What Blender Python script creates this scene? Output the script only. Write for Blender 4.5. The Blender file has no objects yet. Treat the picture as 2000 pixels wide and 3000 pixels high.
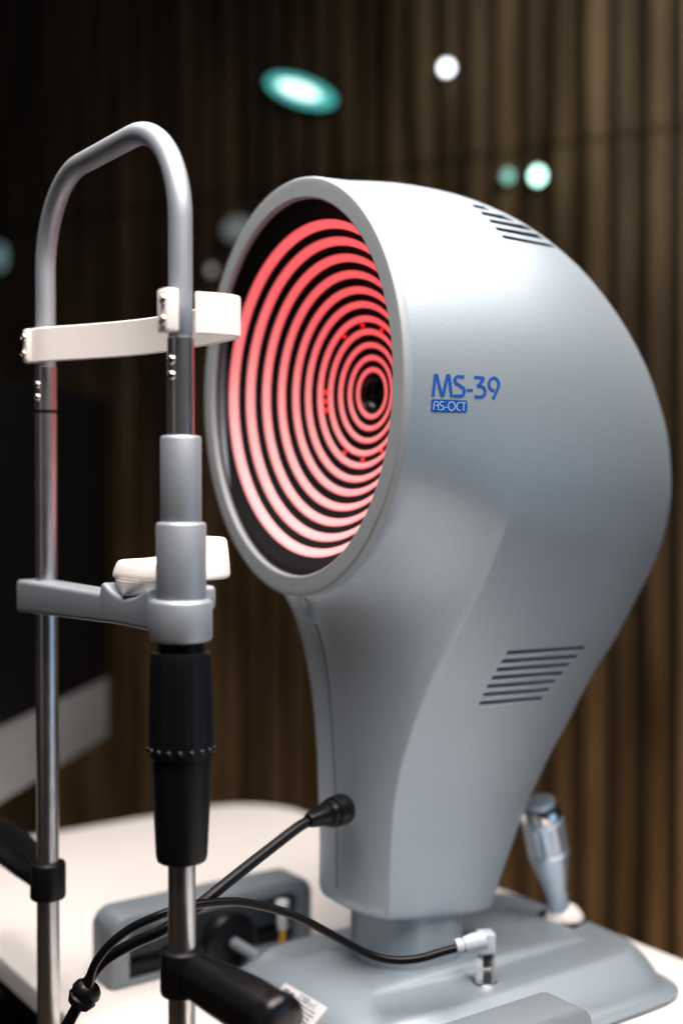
import bpy, bmesh, math, random
from mathutils import Vector, Matrix
from mathutils.bvhtree import BVHTree
random.seed(7)
sc = bpy.context.scene
COL = sc.collection
R = math.radians

# ------------------------------------------------------------------ camera
# world frame: z=0 is the table top, +x runs from the patient side to the operator side,
# the two headrest posts stand on x=0.  Camera pitch is about one degree down.
CAM = Vector((-.4686, -1.037, .55))
PITCH = math.atan(49 / 2830)
FW = Vector((.5751, .8181, 0)).normalized()
RT = Vector((FW.y, -FW.x, 0))
F2 = FW * math.cos(PITCH) - Vector((0, 0, 1)) * math.sin(PITCH)
U2 = Vector((0, 0, 1)) * math.cos(PITCH) + FW * math.sin(PITCH)
cam = bpy.data.cameras.new('camera')
camo = bpy.data.objects.new('camera', cam); COL.objects.link(camo)
camo.matrix_world = Matrix((( RT.x, U2.x, -F2.x, CAM.x), (RT.y, U2.y, -F2.y, CAM.y), (RT.z, U2.z, -F2.z, CAM.z), (0, 0, 0, 1)))
cam.sensor_fit = 'HORIZONTAL'; cam.sensor_width = 24; cam.lens = 24 * 2830 / 1568
cam.clip_start = .02; cam.clip_end = 60
cam.dof.use_dof = True; cam.dof.focus_distance = 1.10; cam.dof.aperture_fstop = 1.75
sc.camera = camo

def ray(px, py):
    return F2 + RT * ((px - 784) / 2830) - U2 * ((py - 1176) / 2830)
def at(px, py, **k):
    r = ray(px, py)
    for a, i in (('x', 0), ('y', 1), ('z', 2)):
        if a in k: return CAM + r * ((k[a] - CAM[i]) / r[i])
    return CAM + r * k['d']

# ------------------------------------------------------------------ light
w = bpy.data.worlds.new('World'); sc.world = w; w.use_nodes = True
w.node_tree.nodes['Background'].inputs[0].default_value = (.26, .42, .62, 1)
w.node_tree.nodes['Background'].inputs[1].default_value = .05
sc.view_settings.view_transform = 'Standard'; sc.view_settings.look = 'None'
sc.view_settings.exposure = 0; sc.view_settings.gamma = 1
def area(name, loc, target, sx, sy, power, col, spread=180):
    l = bpy.data.lights.new(name, 'AREA'); l.shape = 'RECTANGLE'; l.size = sx; l.size_y = sy
    l.energy = power; l.color = col; l.spread = R(spread)
    o = bpy.data.objects.new(name, l); COL.objects.link(o); o.location = loc
    d = Vector(target) - Vector(loc)
    o.rotation_euler = d.to_track_quat('-Z', 'Y').to_euler()
    return o
area('ceiling_light', (.34, -.50, 1.65), (.34, -.05, .5), 1.4, 1.3, 26, (1, .905, .83), 100)
area('ceiling_light', (-.1, 1.0, 2.1), (.3, .35, 0), .9, .9, 4.5, (1, .92, .87), 90)
area('ceiling_light', (-.50, -.35, 2.0), (-.02, 0, .6), .6, .6, 3.3, (1, .91, .86), 60)
area('wall_light', (1.36, -.02, 2.2), (1.95, .80, 1.4), .5, .5, 8, (.80, .90, 1), 95)
area('warm_wall_fill', (1.65, .35, -.60), (1.9, .9, .1), .5, .3, 1.3, (1, .64, .34), 150)  # unseen warm fill added low down to wash the lower slats
area('warm_side_fill', (-1.9, -.25, .75), (0, 0, .5), .35, 1.7, .8, (1, .74, .58))  # added warm fill, puts a stripe along the steel posts
area('blue_fill', (1.5, -2.3, .0), (.35, 0, .25), 1.9, .7, 5, (.42, .68, 1))  # unseen fill added to turn the lower side panel blue

# ------------------------------------------------------------------ materials
def mat(name, col, rough=.5, metal=0, noise=0, nscale=200, bump=0, bscale=800, coat=0, spec=None, var=None, aniso=0):
    m = bpy.data.materials.new(name); m.use_nodes = True
    nt = m.node_tree; b = nt.nodes['Principled BSDF']
    b.inputs['Base Color'].default_value = (*col, 1); b.inputs['Roughness'].default_value = rough
    b.inputs['Metallic'].default_value = metal; b.inputs['Coat Weight'].default_value = coat
    if aniso: b.inputs['Anisotropic'].default_value = aniso
    if spec is not None: b.inputs['Specular IOR Level'].default_value = spec
    tc = nt.nodes.new('ShaderNodeTexCoord')
    if noise:
        n = nt.nodes.new('ShaderNodeTexNoise'); n.inputs['Scale'].default_value = nscale; n.inputs['Detail'].default_value = 3
        nt.links.new(tc.outputs['Object'], n.inputs['Vector'])
        r = nt.nodes.new('ShaderNodeMapRange'); r.inputs['From Min'].default_value = .3; r.inputs['From Max'].default_value = .7
        r.inputs['To Min'].default_value = 1 - noise; r.inputs['To Max'].default_value = 1 + noise
        nt.links.new(n.outputs['Fac'], r.inputs['Value'])
        mx = nt.nodes.new('ShaderNodeVectorMath'); mx.operation = 'SCALE'; mx.inputs[0].default_value = col
        nt.links.new(r.outputs[0], mx.inputs['Scale']); nt.links.new(mx.outputs[0], b.inputs['Base Color'])
    if bump:
        n = nt.nodes.new('ShaderNodeTexNoise'); n.inputs['Scale'].default_value = bscale; n.inputs['Detail'].default_value = 2
        nt.links.new(tc.outputs['Object'], n.inputs['Vector'])
        bp = nt.nodes.new('ShaderNodeBump'); bp.inputs['Strength'].default_value = bump; bp.inputs['Distance'].default_value = .0004
        nt.links.new(n.outputs['Fac'], bp.inputs['Height']); nt.links.new(bp.outputs[0], b.inputs['Normal'])
    return m
def emis(name, col, strength, base=(.1, .1, .1)):
    m = mat(name, base, .4); b = m.node_tree.nodes['Principled BSDF']
    b.inputs['Emission Color'].default_value = (*col, 1); b.inputs['Emission Strength'].default_value = strength
    return m
SILVER = mat('silver_paint', (.335, .398, .452), .48, .58, noise=.10, nscale=1000, bump=.12, bscale=2200)
SILVER2 = mat('satin_aluminium', (.36, .40, .45), .48, .6, noise=.06, nscale=1800, bump=.12, bscale=2600)
BEZEL = mat('silver_bezel_paint', (.30, .33, .355), .55, .3, noise=.04, nscale=1500)
STEEL = mat('brushed_steel', (.62, .60, .58), .3, 1, noise=.08, nscale=60)
CHROME = mat('polished_nickel', (.72, .69, .65), .12, 1)
WHITE = mat('white_plastic', (.85, .81, .79), .38, 0, bump=.05)
TABLEW = mat('white_laminate', (.84, .80, .785), .45, 0, noise=.015, nscale=6)
EDGE = mat('table_edge_band', (.62, .57, .56), .5)
BLACK = mat('black_plastic', (.004, .004, .005), .38, 0, bump=.15, bscale=900, spec=.2)
GLOSSB = mat('glossy_black', (.006, .006, .007), .22, 0, spec=.3)
RUBBER = mat('black_rubber', (.004, .004, .005), .32, 0, spec=.2)
GREYP = mat('grey_plastic', (.19, .225, .255), .5, .15, noise=.04, nscale=900)
BLUEGREY = mat('pale_grey_plug', (.40, .47, .53), .45)
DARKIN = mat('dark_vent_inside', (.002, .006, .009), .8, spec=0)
NECK = mat('blue_grey_neck', (.25, .30, .35), .45, .3, noise=.04, nscale=900)
INK = mat('blue_ink', (.003, .065, .32), .6, spec=.2)
INKW = mat('pale_blue_ink', (.36, .50, .64), .5)
LABEL = mat('label_paper', (.66, .66, .70), .5)
LABELI = mat('label_ink', (.04, .06, .07), .6)
GOLD = mat('brass_contact', (.75, .38, .06), .3, .8)

# ------------------------------------------------------------------ mesh helpers
def link(name, bm, m, parent=None, smooth=True, sharp=None):
    bmesh.ops.recalc_face_normals(bm, faces=bm.faces)
    me = bpy.data.meshes.new(name); bm.to_mesh(me); bm.free()
    if isinstance(m, (list, tuple)):
        for k in m: me.materials.append(k)
    else: me.materials.append(m)
    if smooth:
        for p in me.polygons: p.use_smooth = True
        if sharp is not None: me.set_sharp_from_angle(angle=R(sharp))
    o = bpy.data.objects.new(name, me); COL.objects.link(o)
    if parent is not None: o.parent = parent
    return o
def local(o, parent):
    """parent while keeping world coordinates of the mesh"""
    o.parent = parent
    o.matrix_parent_inverse = Matrix.Identity(4)
    par = parent
    M = Matrix.Identity(4)
    while par is not None:
        M = Matrix.Translation(par.location) @ M; par = par.parent
    o.data.transform(M.inverted())
    return o
def thing(name, label, cat, loc=(0, 0, 0), group=None):
    o = bpy.data.objects.new(name, None); COL.objects.link(o); o.location = loc
    o.empty_display_size = .02
    o['label'] = label; o['category'] = cat
    if group: o['group'] = group
    return o
def tag(o, label, cat, group=None, kind=None):
    if label: o['label'] = label
    if cat: o['category'] = cat
    if group: o['group'] = group
    if kind: o['kind'] = kind
    return o
def part(name, bm, m, parent, **k):
    return local(link(name, bm, m, None, **k), parent)
def loft(rings, closed=True, cap0=True, cap1=True, bm=None):
    bm = bm or bmesh.new()
    V = [[bm.verts.new(p) for p in r] for r in rings]
    for a, b in zip(V, V[1:]):
        n = len(a)
        for i in range(n if closed else n - 1):
            j = (i + 1) % n
            try: bm.faces.new((a[i], a[j], b[j], b[i]))
            except ValueError: pass
    if cap0: bm.faces.new(V[0][::-1])
    if cap1: bm.faces.new(V[-1])
    return bm
def frame(d):
    d = Vector(d).normalized()
    a = d.cross(Vector((0, 0, 1)))
    if a.length < 1e-3: a = d.cross(Vector((1, 0, 0)))
    a.normalize(); b = d.cross(a).normalized()
    return d, a, b
def lathe(p0, p1, prof, n=48, bm=None, cap=True, mod=None):
    """prof: (distance along the axis, radius) pairs"""
    p0 = Vector(p0); d, a, b = frame(Vector(p1) - p0)
    rings = []
    for (t, r) in prof:
        ring = []
        for i in range(n):
            th = 2 * math.pi * i / n
            rr = r * (mod(th, t) if mod else 1)
            ring.append(p0 + d * t + a * (rr * math.cos(th)) + b * (rr * math.sin(th)))
        rings.append(ring)
    return loft(rings, True, cap, cap, bm)
def tube(path, r, n=20, bm=None, cap=True):
    path = [Vector(p) for p in path]
    rings = []; prev = None
    for i, p in enumerate(path):
        t = (path[min(i + 1, len(path) - 1)] - path[max(i - 1, 0)]).normalized()
        if prev is None: _, a, _ = frame(t)
        else: a = (prev - t * prev.dot(t)).normalized()
        prev = a; b = t.cross(a)
        rr = r[i] if isinstance(r, (list, tuple)) else r
        rings.append([p + a * (rr * math.cos(2 * math.pi * k / n)) + b * (rr * math.sin(2 * math.pi * k / n)) for k in range(n)])
    return loft(rings, True, cap, cap, bm)
def spline(pts, n=10):
    pts = [Vector(p) for p in pts]; out = []
    P = [pts[0] * 2 - pts[1]] + pts + [pts[-1] * 2 - pts[-2]]
    for i in range(1, len(P) - 2):
        for k in range(n):
            t = k / n; p0, p1, p2, p3 = P[i - 1:i + 3]
            out.append(.5 * ((2 * p1) + (p2 - p0) * t + (2 * p0 - 5 * p1 + 4 * p2 - p3) * t * t + (3 * p1 - 3 * p2 + p3 - p0) * t ** 3))
    out.append(pts[-1]); return out
def box(x0, x1, y0, y1, z0, z1, bev=.003, seg=3, bm=None):
    bm2 = bmesh.new()
    bmesh.ops.create_cube(bm2, size=1)
    for v in bm2.verts:
        v.co = Vector((x0 + (v.co.x + .5) * (x1 - x0), y0 + (v.co.y + .5) * (y1 - y0), z0 + (v.co.z + .5) * (z1 - z0)))
    if bev: bmesh.ops.bevel(bm2, geom=list(bm2.edges), offset=bev, segments=seg, affect='EDGES', profile=.5)
    if bm is None: return bm2
    me = bpy.data.meshes.new('tmp'); bm2.to_mesh(me); bm2.free(); bm.from_mesh(me); bpy.data.meshes.remove(me)
    return bm
def xform(bm, M):
    bmesh.ops.transform(bm, matrix=M, verts=bm.verts); return bm
def rrect(x0, x1, y0, y1, r, n=8):
    """outline of a rounded rectangle; r = (x0y0, x1y0, x1y1, x0y1) radii"""
    if not isinstance(r, (list, tuple)): r = (r,) * 4
    out = []
    for (cx, cy, sx, sy, a0, rr) in ((x0, y0, 1, 1, 180, r[0]), (x1, y0, -1, 1, 270, r[1]), (x1, y1, -1, -1, 0, r[2]), (x0, y1, 1, -1, 90, r[3])):
        for k in range(n + 1):
            a = R(a0 + 90 * k / n)
            out.append((cx + sx * rr + rr * math.cos(a), cy + sy * rr + rr * math.sin(a)))
    return out

# ------------------------------------------------------------------ floor, wall
bm = bmesh.new()
bmesh.ops.create_grid(bm, x_segments=2, y_segments=2, size=9)
xform(bm, Matrix.Translation((1, 1, -.75)))
fl = link('floor', bm, mat('brown_floor', (.16, .10, .06), .55, 0, noise=.25, nscale=5), None); tag(fl, None, None, kind='structure')

# slatted wall, running away from the camera towards the left
WP = CAM + FW * 3.0 + RT * .738
WD = (RT * .855 - FW * .518).normalized()        # towards the right, nearer
WN = Vector((-WD.y, WD.x, 0))
if WN.dot(FW) > 0: WN = -WN                        # faces the camera
wall = thing('slatted_wall', 'tall brown wall of upright wooden slats behind the machine', 'wall', (WP.x, WP.y, -.75))
WOODB = mat('dark_wall_backing', (.018, .012, .006), .7)
def wpt(u, n, z): return WP + WD * u + WN * n + Vector((0, 0, z - WP.z))
def wbox(bm, u0, u1, n0, n1, z0, z1):
    vs = [bm.verts.new(wpt(u, n, z)) for z in (z0, z1) for (u, n) in ((u0, n0), (u1, n0), (u1, n1), (u0, n1))]
    for f in ((0, 1, 2, 3), (4, 5, 6, 7), (0, 1, 5, 4), (1, 2, 6, 5), (2, 3, 7, 6), (3, 0, 4, 7)):
        bm.faces.new([vs[i] for i in f])
bm = bmesh.new(); wbox(bm, -4.5, 2.2, -.10, -.04, -.75, 2.6)
part('backing_board', bm, WOODB, wall, smooth=False)
m = mat('brown_wood', (.17, .105, .045), .42, 0)
nt = m.node_tree; b = nt.nodes['Principled BSDF']
tc = nt.nodes.new('ShaderNodeTexCoord'); mp = nt.nodes.new('ShaderNodeMapping'); mp.inputs['Scale'].default_value = (9, 9, 1.1); ta = nt.nodes.new('ShaderNodeAttribute'); ta.attribute_name = 'tone'; vs_ = nt.nodes.new('ShaderNodeVectorMath'); vs_.operation = 'SCALE'
nz = nt.nodes.new('ShaderNodeTexNoise'); nz.inputs['Scale'].default_value = 1.6; nz.inputs['Detail'].default_value = 5
cr = nt.nodes.new('ShaderNodeValToRGB'); cr.color_ramp.elements[0].position = .3; cr.color_ramp.elements[1].position = .72
cr.color_ramp.elements[0].color = (.065, .032, .010, 1); cr.color_ramp.elements[1].color = (.24, .145, .065, 1)
nt.links.new(tc.outputs['Object'], mp.inputs['Vector']); nt.links.new(mp.outputs[0], nz.inputs['Vector'])
nt.links.new(nz.outputs['Fac'], cr.inputs[0]); nt.links.new(cr.outputs[0], vs_.inputs[0]); nt.links.new(ta.outputs['Fac'], vs_.inputs['Scale']); nt.links.new(vs_.outputs[0], b.inputs['Base Color'])
WOOD = m
bm = bmesh.new(); tl = bm.verts.layers.float.new('tone')
for k in range(-54, 26):
    u0 = k * .0800 + .012; hi = 1.415
    tone = random.uniform(.6, 1.25); nb = len(bm.verts); jn = random.uniform(-.003, .004)
    wbox(bm, u0, u0 + .044, -.04, .01 + jn, -.75, hi)
    wbox(bm, u0, u0 + .044, -.04, .01 + jn, hi + .009, 2.6)
    bm.verts.ensure_lookup_table()
    for v in bm.verts[nb:]: v[tl] = tone
part('slats', bm, WOOD, wall, smooth=False)

# ------------------------------------------------------------------ table
tb = thing('examination_table', 'white rounded table carrying the eye scanner', 'table', (.35, .05, -.75))
def slab(out, z0, z1, bev):
    r = [[(x, y, z0) for x, y in out(0)], [(x, y, z1 - bev) for x, y in out(0)],
         [(x, y, z1 - bev * .35) for x, y in out(bev * .35)], [(x, y, z1) for x, y in out(bev)]]
    return loft(r)
bm = slab(lambda i: rrect(.032 + i, .685 - i, -.80 + i, .845 - i, (.1, .1, .13, .05), 14), -.026, 0, .003)
top = part('table_top', bm, TABLEW, tb, sharp=40)
bm = loft([[(x, y, z) for x, y in rrect(.045, .672, -.78, .83, (.1, .1, .12, .04), 10)] for z in (-.055, -.027)])
part('underframe', bm, BLACK, tb, sharp=40)
for yy in (-.55, .60):
    part('leg', box(.30, .38, yy - .04, yy + .04, -.735, -.056, .006), GREYP, tb, sharp=40)
    part('foot', box(.08, .62, yy - .05, yy + .05, -.75, -.7355, .004), GREYP, tb, sharp=40)

# ------------------------------------------------------------------ eye scanner
S = thing('eye_scanner', 'large silver eye scanner with glowing red ring display on the white table', 'eye scanner', (.40, 0, 0))
ZC = .652; RY, RX = .2085, .182
# control rows: rim angle (deg) or None, start (x, y, z), crease (x, w, z), rear point (x, z), rear exponent
def rim(phi, x=.2062):
    return (x, RX * math.cos(R(phi)), ZC + RY * math.sin(R(phi)))
CR = []
def row(S_, K, E, A=88, n=2.3): CR.append([*S_, *K, *E, A, n])
row(rim(89.9), (.2205, .0008, .8609), (.2260, .8612), 80, 2.0)
row(rim(80), (.240, .0330, .8585), (.280, .8645))
row(rim(70), (.262, .0640, .8500), (.335, .8655))
row(rim(58), (.290, .0985, .8320), (.405, .8560))
row(rim(45), (.315, .1320, .8020), (.480, .8290))
row(rim(30), (.335, .1610, .7590), (.555, .7790))
row(rim(15), (.345, .1795, .7060), (.625, .7060))
row(rim(0), (.350, .1860, .6480), (.672, .6250))
row(rim(-15), (.3430, .1830, .5800), (.691, .5560), 85)
row(rim(-30), (.3350, .1700, .5230), (.690, .4990), 74)
row(rim(-45), (.3330, .1560, .4900), (.668, .4470), 62)
row(rim(-60), (.3285, .1440, .4620), (.640, .4080), 60, 2.4)
row(rim(-75), (.3225, .1330, .4370), (.612, .3700), 60, 2.5)
row(rim(-84), (.3190, .1280, .4260), (.598, .3550), 60, 2.55)
row((.2130, .003, .4427), (.3155, .1225, .4140), (.585, .3400), 52, 2.6)
row((.2260, 0, .4200), (.3085, .1120, .3890), (.568, .3150), 50, 2.7)
row((.2360, 0, .3950), (.3010, .1005, .3620), (.550, .2850), 48, 2.8)
row((.2435, 0, .3600), (.2935, .0900, .3330), (.532, .2560), 48, 2.8)
row((.2475, 0, .3200), (.2870, .0800, .3000), (.517, .2280), 50, 2.8)
row((.2505, 0, .2800), (.2815, .0715, .2650), (.503, .2010), 54, 2.8)
row((.2530, 0, .2350), (.2785, .0660, .2300), (.489, .1720), 60, 2.8)
row((.2545, 0, .1950), (.2775, .0625, .1900), (.476, .1460), 68, 2.8)
row((.2548, 0, .1600), (.2770, .0610, .1560), (.464, .1220), 74, 2.8)
row((.2548, 0, .1330), (.2760, .0600, .1300), (.455, .1040), 78, 2.8)
def catmull(arr, t):
    i = min(int(t), len(arr) - 2); f = t - i
    p1, p2 = arr[i], arr[i + 1]
    p0 = arr[i - 1] if i > 0 else [2 * a - b for a, b in zip(p1, p2)]
    p3 = arr[i + 2] if i + 2 < len(arr) else [2 * b - a for a, b in zip(p1, p2)]
    return [.5 * (2 * b + (c - a) * f + (2 * a - 5 * b + 4 * c - d) * f * f + (3 * b - 3 * c + d - a) * f ** 3) for a, b, c, d in zip(p0, p1, p2, p3)]
NF, NB = 24, 46
def house_row(v):
    sx, sy, sz, kx, kw, kz, ex, ez, A, n = catmull(CR, v)
    sy = max(sy, 0); A = R(A); out = []
    for i in range(NF):
        t = i / NF; f = (1 - math.cos(t * A)) / (1 - math.cos(A)); g = math.sin(t * A) / math.sin(A)
        # rows that start on the rim keep the rim's own direction: blend to a straight run with a soft bulge
        k = min(1, max(0, sy / max(kw, 1e-6)))
        f = f * (1 - k) + t * k
        cc = min(1, max(0, (88 - math.degrees(A)) / 26)); g = g * (1 - k) + ((1 - cc) * math.sin(t * math.pi / 2) + cc * t ** 1.7) * k
        y = sy + (kw - sy) * g
        out.append(Vector((sx + (kx - sx) * f, -y, sz + (kz - sz) * f)))
    for i in range(NB + 1):
        th = math.pi / 2 * (i / NB) ** 2.1
        f = math.sin(th) ** (2 / n) if i else 0
        y = kw * (math.cos(th) ** (2 / n) if i < NB else 0)
        out.append(Vector((kx + (ex - kx) * f, -y, kz + (ez - kz) * f)))
    return out
NR = 4
rows = [house_row(i / NR) for i in range((len(CR) - 1) * NR + 1)]
# fair the shoulder between the rim and the column
for _ in range(60):
    new = [list(r) for r in rows]
    for i in range(9 * NR, 19 * NR):
        wi = min(1, (i - 9 * NR + 1) / 6, (19 * NR - i) / 6)
        for j in range(1, NF):
            wj = min(1, j / 4, (NF - j) / 3) * wi * .5
            new[i][j] = rows[i][j].lerp((rows[i - 1][j] + rows[i + 1][j]) * .5, wj)
    rows = new
# rounded bottom lip
last = rows[-1]; c = Vector((.36, 0, .118))
for (s, dz) in ((.993, -.006), (.975, -.0105), (.94, -.013), (.88, -.014)):
    rows.append([Vector((c.x + (p.x - c.x) * s, p.y * s, p.z + dz)) for p in last])
def closed_house():
    bm = bmesh.new(); nr, nc = len(rows), len(rows[0]); side = []
    for s in (1, -1):
        V = []
        for r in rows:
            line = []
            for j, p in enumerate(r):
                if s == -1 and (abs(p.y) < 1e-7): line.append(None)
                else: line.append(bm.verts.new((p.x, p.y * s, p.z)))
            V.append(line)
        side.append(V)
    for i in range(nr):
        for j in range(nc):
            if side[1][i][j] is None: side[1][i][j] = side[0][i][j]
    for V in side:
        for i in range(nr - 1):
            for j in range(nc - 1):
                q = []
                for w_ in (V[i][j], V[i][j + 1], V[i + 1][j + 1], V[i + 1][j]):
                    if w_ not in q: q.append(w_)
                if len(q) > 2:
                    try: bm.faces.new(q)
                    except ValueError: pass
    # face cap and bottom cap
    bmesh.ops.remove_doubles(bm, verts=bm.verts, dist=1e-6)
    # hollow behind the display, closed bottom
    def at_face(e): return (e.verts[0].co.x + e.verts[1].co.x) / 2 < .2300 and (e.verts[0].co.z + e.verts[1].co.z) / 2 > .40
    for (sx, xx) in ((.955, .2110), (.95, .262), (.50, .318), (.35, .40)):
        be = [e for e in bm.edges if e.is_boundary and e.verts[0].co.z > .3]
        r = bmesh.ops.extrude_edge_only(bm, edges=be)
        vs = [g for g in r['geom'] if isinstance(g, bmesh.types.BMVert)]
        for v in vs:
            f = {.2110: .980, .262: 1.0, .318: .60, .40: .6}[xx]
            v.co = Vector((xx, v.co.y * f, ZC + (v.co.z - ZC) * f))
    be = [e for e in bm.edges if e.is_boundary]
    bmesh.ops.holes_fill(bm, edges=be, sides=0)
    bmesh.ops.recalc_face_normals(bm, faces=bm.faces)
    return bm
bm = closed_house()
HB = BVHTree.FromBMesh(bm)
def hit(px, py, off=0.0, tree=None):
    loc, nor, i, d = (tree or HB).ray_cast(CAM, ray(px, py).normalized())
    if loc is None: return None, None
    if nor.dot(ray(px, py)) > 0: nor = -nor
    return loc + nor * off, nor
house = link('housing', bm, SILVER)

# vents: pockets cut into the housing, each with a dark insert
def z6(x, y): return ((1200 + x / 1.96) * .784, (500 + y / 1.96) * .784)
def z7(x, y): return ((1200 + x / 1.96) * .784, (1700 + y / 1.96) * .784)
low = []
LX = (560, 530, 502, 475, 448, 425, 403); LY = (413, 462, 510, 557, 606, 654, 703)
RX_ = (1008, 963, 918, 878, 838, 800, 764); RYY = (383, 434, 481, 529, 577, 625, 673)
for a, b_, c_, d_ in zip(LX, LY, RX_, RYY):
    low.append((z7(a, b_ - 6), z7(c_, d_ - 6), z7(c_ - 14, d_ + 22), z7(a - 10, b_ + 27)))
high = [(z6(355, 193), z6(425, 207), z6(458, 224), z6(372, 208)),
        (z6(403, 234), z6(535, 258), z6(604, 288), z6(420, 250)),
        (z6(450, 278), z6(655, 315), z6(714, 344), z6(466, 294)),
        (z6(488, 323), z6(755, 370), z6(797, 397), z6(502, 339)),
        (z6(524, 368), z6(830, 428), z6(868, 447), z6(538, 384))]
cut = bmesh.new(); inserts = []
def lerp2(a, b_, t): return (a[0] + (b_[0] - a[0]) * t, a[1] + (b_[1] - a[1]) * t)
def pocket(q, deep, frac):
    n = 12; rings = []; ins = bmesh.new(); iv = []
    for k in range(n + 1):
        t = k / n
        T, nT = hit(*lerp2(q[0], q[1], t)); B, nB = hit(*lerp2(q[3], q[2], t))
        if T is None or B is None: continue
        nn = (nT + nB).normalized()
        Mid = T.lerp(B, frac)
        low_out = B + nn * .003; hi_out = T + nn * .003
        if frac < 1: rings.append([hi_out, T - nn * deep, Mid - nn * deep, B - nn * .0002, low_out])
        else: rings.append([hi_out, T - nn * deep, B - nn * deep, low_out])
        e = (Mid - T) * .02
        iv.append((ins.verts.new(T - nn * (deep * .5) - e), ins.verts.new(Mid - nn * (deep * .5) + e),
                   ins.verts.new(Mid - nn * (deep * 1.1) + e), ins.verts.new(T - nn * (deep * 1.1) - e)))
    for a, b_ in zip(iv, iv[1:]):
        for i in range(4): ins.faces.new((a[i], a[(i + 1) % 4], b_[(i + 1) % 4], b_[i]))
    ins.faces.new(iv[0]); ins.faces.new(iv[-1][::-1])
    loft(rings, bm=cut)
    inserts.append(ins)
for q in low: pocket(q, .0048, .38)
nlow = len(inserts)
for q in high: pocket([(a, b_ + (-1.2 if k < 2 else 1.2)) for k, (a, b_) in enumerate(q)], .005, 1)
co = link('cutter', cut, [SILVER, DARKIN])
for p in co.data.polygons: p.material_index = 1
house.data.materials.append(DARKIN)
md = house.modifiers.new('b', 'BOOLEAN'); md.object = co; md.operation = 'DIFFERENCE'; md.solver = 'EXACT'
dg = bpy.context.evaluated_depsgraph_get()
nm = bpy.data.meshes.new_from_object(house.evaluated_get(dg)); nm.name = 'housing'
house.modifiers.clear(); house.data = nm
pocket_edges = set()
for p in nm.polygons:
    if p.material_index == 1: pocket_edges.update(p.edge_keys)
    p.use_smooth = True; p.material_index = 0
nm.materials.clear(); nm.materials.append(SILVER)
nm.set_sharp_from_angle(angle=R(58))
for e in nm.edges:
    if e.key in pocket_edges: e.use_edge_sharp = True
bpy.data.objects.remove(co)
local(house, S)
house['label'] = 'silver comma shaped housing'
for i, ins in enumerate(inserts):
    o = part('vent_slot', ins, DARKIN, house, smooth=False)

# front seam of the column (a fine dark joint where the half shells meet)
bm = bmesh.new(); sv = []
for i in range(15 * NR + 1, (len(CR) - 1) * NR + 1, 2):
    p = rows[i][0]
    sv.append(Vector((p.x - .00035, 0, p.z)))
tube(sv, .0006, 8, bm)
part('shell_joint', bm, mat('dark_joint', (.08, .085, .09), .8), house)

# bezel: two half rings with a fine gap at top and bottom
def oval(phi, ry, rx, x): return Vector((x, -rx * math.cos(phi), ZC + ry * math.sin(phi)))
for s in (0, 1):
    rings = []
    prof = [(.0000, .2090, 1), (.0000, .2058, 0), (.0002, .2045, 0), (.0006, .2022, 0), (.0015, .2006, 0), (.0027, .2001, 0), (.0034, .2000, 0), (.0090, .2000, 0), (.0150, .2000, 0), (.0190, .2000, 0), (.0200, .2000, 0), (.0209, .2004, 0), (.0215, .2014, 0), (.0216, .2050, 0), (.0216, .2090, 0)]
    n = 90
    for k in range(n + 1):
        a = -math.pi / 2 + math.pi * (k + .0) / n
        a = max(-math.pi / 2 + .0032, min(math.pi / 2 - .0032, a))
        if s: a = math.pi - a
        rings.append([oval(a, RY - i_ + .0003, RX - i_ * .84 + .0003, x) for (i_, x, _) in prof])
    part('bezel', loft(rings, True), BEZEL, S, sharp=50)
# black bowl behind it
rb = [.0205 + (.197 - .0205) * k / 30 for k in range(31)]
bx = lambda r: .301 - 2.64 * r * r
bm = bmesh.new(); N = 128
V = []
for r in rb:
    line = []
    for k in range(N):
        th = 2 * math.pi * k / N; c_, s_ = math.cos(th), math.sin(th)
        q = min(r, 1 / math.hypot(c_ / (RX - .0095), s_ / (RY - .0095)) - (.196 - r) * .02)
        line.append(bm.verts.new((max(bx(q), .2090), q * c_, ZC + q * s_)))
    V.append(line)
for a, b_ in zip(V, V[1:]):
    for k in range(N): bm.faces.new((a[k], a[(k + 1) % N], b_[(k + 1) % N], b_[k]))
bowl = part('display_bowl', bm, mat('matt_black', (.003, .003, .004), .6, spec=.12), S)
# black lip between bezel and bowl
rings = [[oval(2 * math.pi * k / 120, RY - .0216, RX - .0182, .2062) for k in range(120)],
         [oval(2 * math.pi * k / 120, RY - .0226, RX - .0192, .2055) for k in range(120)],
         [oval(2 * math.pi * k / 120, RY - .0236, RX - .0202, .2065) for k in range(120)],
         [oval(2 * math.pi * k / 120, RY - .0234, RX - .0200, .2085) for k in range(120)],
         [oval(2 * math.pi * k / 120, RY - .0120, RX - .0110, .2100) for k in range(120)]]
part('display_lip', loft(rings, True, False, False), bowl.data.materials[0], S)
# glowing rings
RED = bpy.data.materials.new('glowing_red_ring'); RED.use_nodes = True
nt = RED.node_tree; b = nt.nodes['Principled BSDF']
b.inputs['Base Color'].default_value = (.5, .46, .47, 1); b.inputs['Roughness'].default_value = .5
at_ = nt.nodes.new('ShaderNodeAttribute'); at_.attribute_name = 'across'
cr = nt.nodes.new('ShaderNodeValToRGB')
cr.color_ramp.elements[0].position = 0; cr.color_ramp.elements[0].color = (1, .02, .03, 1)
cr.color_ramp.elements[1].position = 1; cr.color_ramp.elements[1].color = (1, .02, .03, 1)
for p_, c_ in ((.2, (1, .075, .09, 1)), (.8, (1, .075, .09, 1))):
    e = cr.color_ramp.elements.new(p_); e.color = c_
nt.links.new(at_.outputs['Fac'], cr.inputs[0]); nt.links.new(cr.outputs[0], b.inputs['Emission Color'])
b.inputs['Emission Strength'].default_value = .92
RM = (.1653, .1500, .1347, .1194, .1043, .0903, .0762, .0633, .0499, .0369, .0246)
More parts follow.
